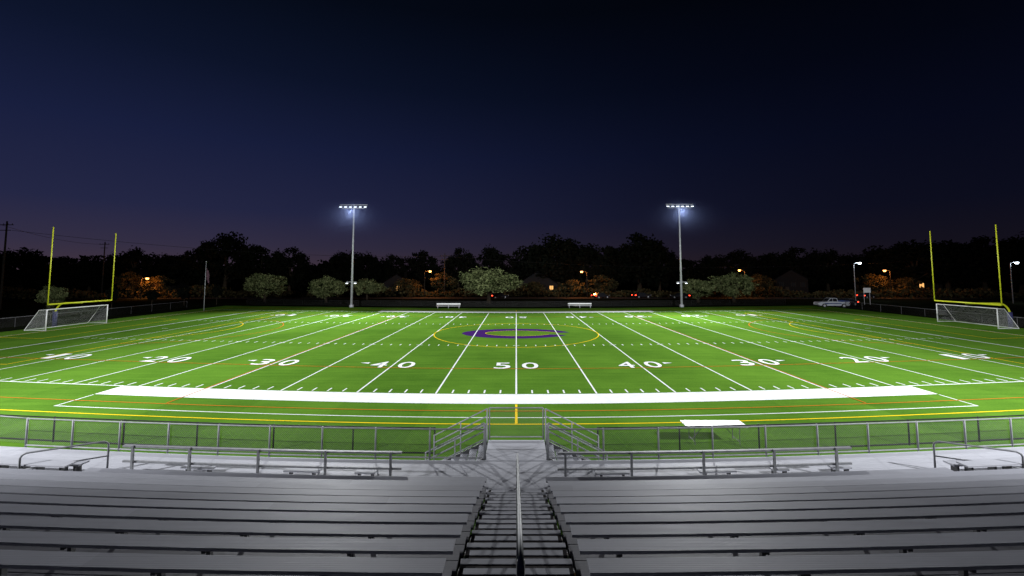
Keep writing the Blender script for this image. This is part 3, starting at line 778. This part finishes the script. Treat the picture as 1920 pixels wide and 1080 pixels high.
for i in range(cols):
    for j in range(8):
        def fp(a, b): return (-55.72+0.08*a+0.03*math.sin(b*0.8), 78.5+0.10*math.sin(a*1.7+b*0.25), 7.6-0.24*b-0.13*a)
        mb.quad(fp(i, j), fp(i+1, j), fp(i+1, j+1), fp(i, j+1))
part(t, 'flag', mb, M['cloth'], True)
def bench(x, y):
    t = thing('team_bench', (x, y, 0), label='white aluminium team bench beyond far touchline', category='bench', group='team benches on the far side')
    mb = MB(); mb.box((x, y, 0.45), (4.5, 0.3, 0.05)); part(t, 'seat', mb, M['plastic'])
    mb = MB(); mb.box((x, y+0.2, 0.80), (4.5, 0.05, 0.25)); part(t, 'backrest', mb, M['plastic'])
    for k in (-2, 0, 2):
        mb = MB(); mb.box((x+k, y, 0.21), (0.06, 0.3, 0.42)); mb.box((x+k, y+0.155, 0.45), (0.05, 0.04, 0.86)); part(t, 'leg', mb, M['pole'])
bench(-12.8, 82.9); bench(12.1, 83.6)
x, y = (1622-968)*92/817, 92
t = thing('notice_sign', (x, y, 0), label='small white notice board on two posts', category='sign')
mb = MB(); mb.box((x, y, 3.0), (1.5, 0.06, 1.0)); part(t, 'board', mb, M['signm'])
for k in (-0.6, 0.6):
    mb = MB(); mb.tube([(x+k, y+0.09, 0), (x+k, y+0.09, 3.4)], 0.05, 6); part(t, 'post', mb, M['pole'])
fence(-57, 57, 86.5, -0.03, 1.1, 4.2, M['black'], M['blink'], 'low black chain link fence behind the far touchline', 'perimeter_fence', 'black perimeter fences', 0.03)
for sx in (-1, 1):
    t = thing('end_fence', (sx*62.5, 62, 0), label='low chain link fence behind the end zone', category='fence', group='end zone fences')
    P = [(sx*(62.8+0.02*i*i*0.4), 40+bow(60)+i*4.2, 0) for i in range(10)]
    for p in P:
        mb = MB(); mb.tube([p, (p[0], p[1], 1.22)], 0.035, 6); part(t, 'post', mb, M['steel'])
    mb = MB(); mb.tube([(p[0], p[1], 1.2) for p in P], 0.03, 6); part(t, 'rail', mb, M['pipe2'])
    mb = MB()
    for a, b in zip(P, P[1:]): mb.quad((a[0]+.04, a[1], 0.03), (b[0]+.04, b[1], 0.03), (b[0]+.04, b[1], 1.17), (a[0]+.04, a[1], 1.17))
    part(t, 'mesh', mb, M['blink'])

# ------------------------------------------------------------------ vehicles (local coordinates, front = +X)
def arch(cx, r, n=8): return [(cx+r*math.cos(math.pi*i/n), 0.36+r*math.sin(math.pi*i/n)) for i in range(n+1)]
def extr(prof, y0, y1, mb):
    i = len(mb.v); n = len(prof)
    for (x, z) in prof: mb.v.append((x, y0, z))
    for (x, z) in prof: mb.v.append((x, y1, z))
    mb.f.append(tuple(range(i, i+n))); mb.f.append(tuple(range(i+n, i+2*n))[::-1])
    for k in range(n): mb.f.append((i+k, i+(k+1) % n+0, i+n+(k+1) % n, i+n+k)[::-1])
def wheels(t, xs, r):
    for x in xs:
        for s_ in (-1, 1):
            mb = MB(); mb.tube([(x, s_*0.93, r), (x, s_*0.70, r)], r, 16); wp = part(t, 'wheel', mb, M['tyre'], off=(0, 0, 0))
            mb = MB(); mb.tube([(x, s_*0.945, r), (x, s_*0.932, r)], r*0.6, 12)
            o = bpy.data.objects.new('rim', mesh_of('rim', mb, M['pole'])); o.parent = wp; COL.objects.link(o)
def glasshouse(mb, bot, top, z0, z1, yb, yt):
    i = len(mb.v)
    mb.v += [(bot[0], -yb, z0), (bot[1], -yb, z0), (bot[1], yb, z0), (bot[0], yb, z0), (top[0], -yt, z1), (top[1], -yt, z1), (top[1], yt, z1), (top[0], yt, z1)]
    for q in ((0,3,2,1),(4,5,6,7),(0,1,5,4),(1,2,6,5),(2,3,7,6),(3,0,4,7)): mb.f.append(tuple(i+k for k in q))
def vehicle(name, loc, rz, body, truck, lab, grp=None, cat='car'):
    t = thing(name, loc, label=lab, category=cat, group=grp); t.rotation_euler = (0, 0, rz)
    Ln = 2.8 if truck else 2.3; hd = 1.12 if truck else 0.92; wr = 0.38 if truck else 0.33
    fx, rx_ = (1.8, -1.75) if truck else (1.4, -1.4); r = wr+0.08
    prof = [(-Ln, 0.42), ] + [(rx_-r, 0.36)] + arch(rx_, r)[::-1][1:-1] + [(rx_+r, 0.36)] + [(fx-r, 0.36)] + arch(fx, r)[::-1][1:-1] + [(fx+r, 0.36), (Ln, 0.42), (Ln+0.04, 0.75), (Ln-0.12, hd-0.1), (0.95 if truck else 1.0, hd), (-Ln+0.05, hd), (-Ln-0.03, 0.75)]
    mb = MB(); extr(prof, -0.92, 0.92, mb); part(t, 'body', mb, body, off=(0, 0, 0))
    mb = MB()
    if truck: glasshouse(mb, (-0.75, 1.25), (-0.6, 0.55), hd, 1.82, 0.86, 0.72)
    else: glasshouse(mb, (-1.95, 1.15), (-1.3, 0.35), hd, 1.42, 0.84, 0.66)
    part(t, 'cab', mb, body, off=(0, 0, 0))
    mb = MB(); z0, z1 = hd+0.06, (1.74 if truck else 1.36)
    if truck:
        for s_ in (-1, 1):
            mb.quad((-0.6, s_*0.868, z0), (0.2, s_*0.868, z0), (0.15, s_*0.755, z1), (-0.52, s_*0.755, z1)); mb.quad((0.3, s_*0.868, z0), (1.08, s_*0.868, z0), (0.5, s_*0.755, z1), (0.25, s_*0.755, z1))
        mb.quad((1.215, -0.76, z0+.02), (1.215, 0.76, z0+.02), (0.63, 0.66, z1), (0.63, -0.66, z1))
    else:
        for s_ in (-1, 1):
            mb.quad((-1.65, s_*0.845, z0), (-0.4, s_*0.845, z0), (-0.4, s_*0.71, z1), (-1.2, s_*0.71, z1)); mb.quad((-0.3, s_*0.845, z0), (0.95, s_*0.845, z0), (0.35, s_*0.71, z1), (-0.3, s_*0.71, z1))
        mb.quad((1.10, -0.76, z0), (1.10, 0.76, z0), (0.46, 0.62, z1), (0.46, -0.62, z1)); mb.quad((-1.92, -0.76, z0), (-1.92, 0.76, z0), (-1.42, 0.62, z1), (-1.42, -0.62, z1))
    part(t, 'window', mb, M['glass'], off=(0, 0, 0))
    if truck:
        mb = MB()
        for s_ in (-1, 1): mb.box((-1.78, s_*0.86, hd+0.11), (2.0, 0.09, 0.2))
        mb.box((-Ln+0.06, 0, hd+0.11), (0.08, 1.62, 0.2)); part(t, 'bed_wall', mb, M['carb'], off=(0, 0, 0))
        mb = MB()
        for s_ in (-1, 1): mb.box((0.2, s_*0.935, 0.78), (3.0, 0.02, 0.16))
        part(t, 'side_stripe', mb, M['carb'], off=(0, 0, 0))
    wheels(t, (fx, rx_), wr)
    for s_ in (-1, 1):
        mb = MB(); mb.box((Ln+0.0, s_*0.7, 0.74), (0.14, 0.36, 0.16)); part(t, 'headlight', mb, M['signm'], off=(0, 0, 0))
        mb = MB(); mb.box((-Ln+0.02, s_*0.84, 0.80), (0.30, 0.22, 0.18)); part(t, 'tail_light', mb, M['tail'] if not truck else M['cloth'], off=(0, 0, 0))
    return t
vehicle('pickup_truck', (61.6, 85.8, -0.04), math.pi*0.97, M['carw'], True, 'white pickup truck with blue stripe parked on grass', cat='pickup truck')
vehicle('parked_car', (67.2, 89.5, -0.04), 0.35+math.pi, M['card'], False, 'dark car parked beside the pickup truck')
c0 = vehicle('passing_car', (-4.5, 114, -0.02), 0.45, M['card'], False, 'dark car on the road with red tail lights', 'cars on the road')
for x, y, rz in ((22, 114, 0.5), (33, 115.5, 0.3), (42.5, 114, 2.9), (91, 114, 0.4)):
    copy_thing(c0, (x, y, -0.02), rz, (1, 1, 1))

# ------------------------------------------------------------------ houses
def house(x, y, w_, d_, h, rz, lit, lab):
    t = thing('house', (x, y, 0), label=lab, category='house', group='houses beyond the trees'); t.rotation_euler = (0, 0, rz)
    mb = MB(); mb.box((0, 0, h/2), (w_, d_, h)); 
    i = len(mb.v); rh = w_*0.32
    for s_ in (-1, 1):
        i = len(mb.v); mb.v += [(-w_/2, s_*d_/2, h), (w_/2, s_*d_/2, h), (0, s_*d_/2, h+rh)]; mb.f.append((i, i+1, i+2))
    part(t, 'wall', mb, M['siding'], off=(0, 0, 0))
    mb = MB(); sl = math.atan2(rh, w_/2); ln = math.hypot(rh, w_/2)+0.5
    for s_ in (-1, 1):
        mb.box((s_*(w_/4+0.12), 0, h+rh/2+0.02), (ln, d_+0.8, 0.16), ry=s_*sl)
    rf = part(t, 'roof', mb, M['roof'], off=(0, 0, 0))
    mb = MB(); mb.box((w_*0.2, d_*0.2, h+rh*0.9), (0.8, 0.8, 1.8)); o = part(rf, 'chimney', mb, M['roof'], off=(0, 0, 0))
    k = 0
    for wx in (-0.32, 0.05, 0.34):
        mb = MB(); mb.box((wx*w_, -d_/2-0.01, h*0.62), (1.1, 0.06, 1.3)); wi = part(t, 'window', mb, M['litwin'] if k in lit else M['glass'], off=(0, 0, 0))
        mb = MB()
        for sx in (-0.6, 0.6): mb.box((wx*w_+sx, -d_/2-0.03, h*0.62), (0.1, 0.1, 1.5))
        mb.box((wx*w_, -d_/2-0.045, h*0.62), (0.06, 0.04, 1.3)); part(wi, 'frame', mb, M['wood'], off=(0, 0, 0)); k += 1
    mb = MB(); mb.box((-0.14*w_, -d_/2-0.03, 1.05), (1.0, 0.08, 2.1)); part(t, 'door', mb, M['wood'], off=(0, 0, 0))
house(-36, 134, 9, 8, 3.2, 0.1, (1,), 'single storey house with one lit window')
house(6.5, 136, 12, 8, 3.2, 0.0, (0, 2), 'single storey house with lit windows')
house(88, 142, 9, 9, 4.6, -0.3, (), 'pale gabled house among the dark trees')
house(-112, 145, 13, 10, 7.5, 0.3, (), 'two storey house with dark roof among trees')
house(125, 138, 11, 9, 4.4, -0.4, (1,), 'gabled house with one lit window')
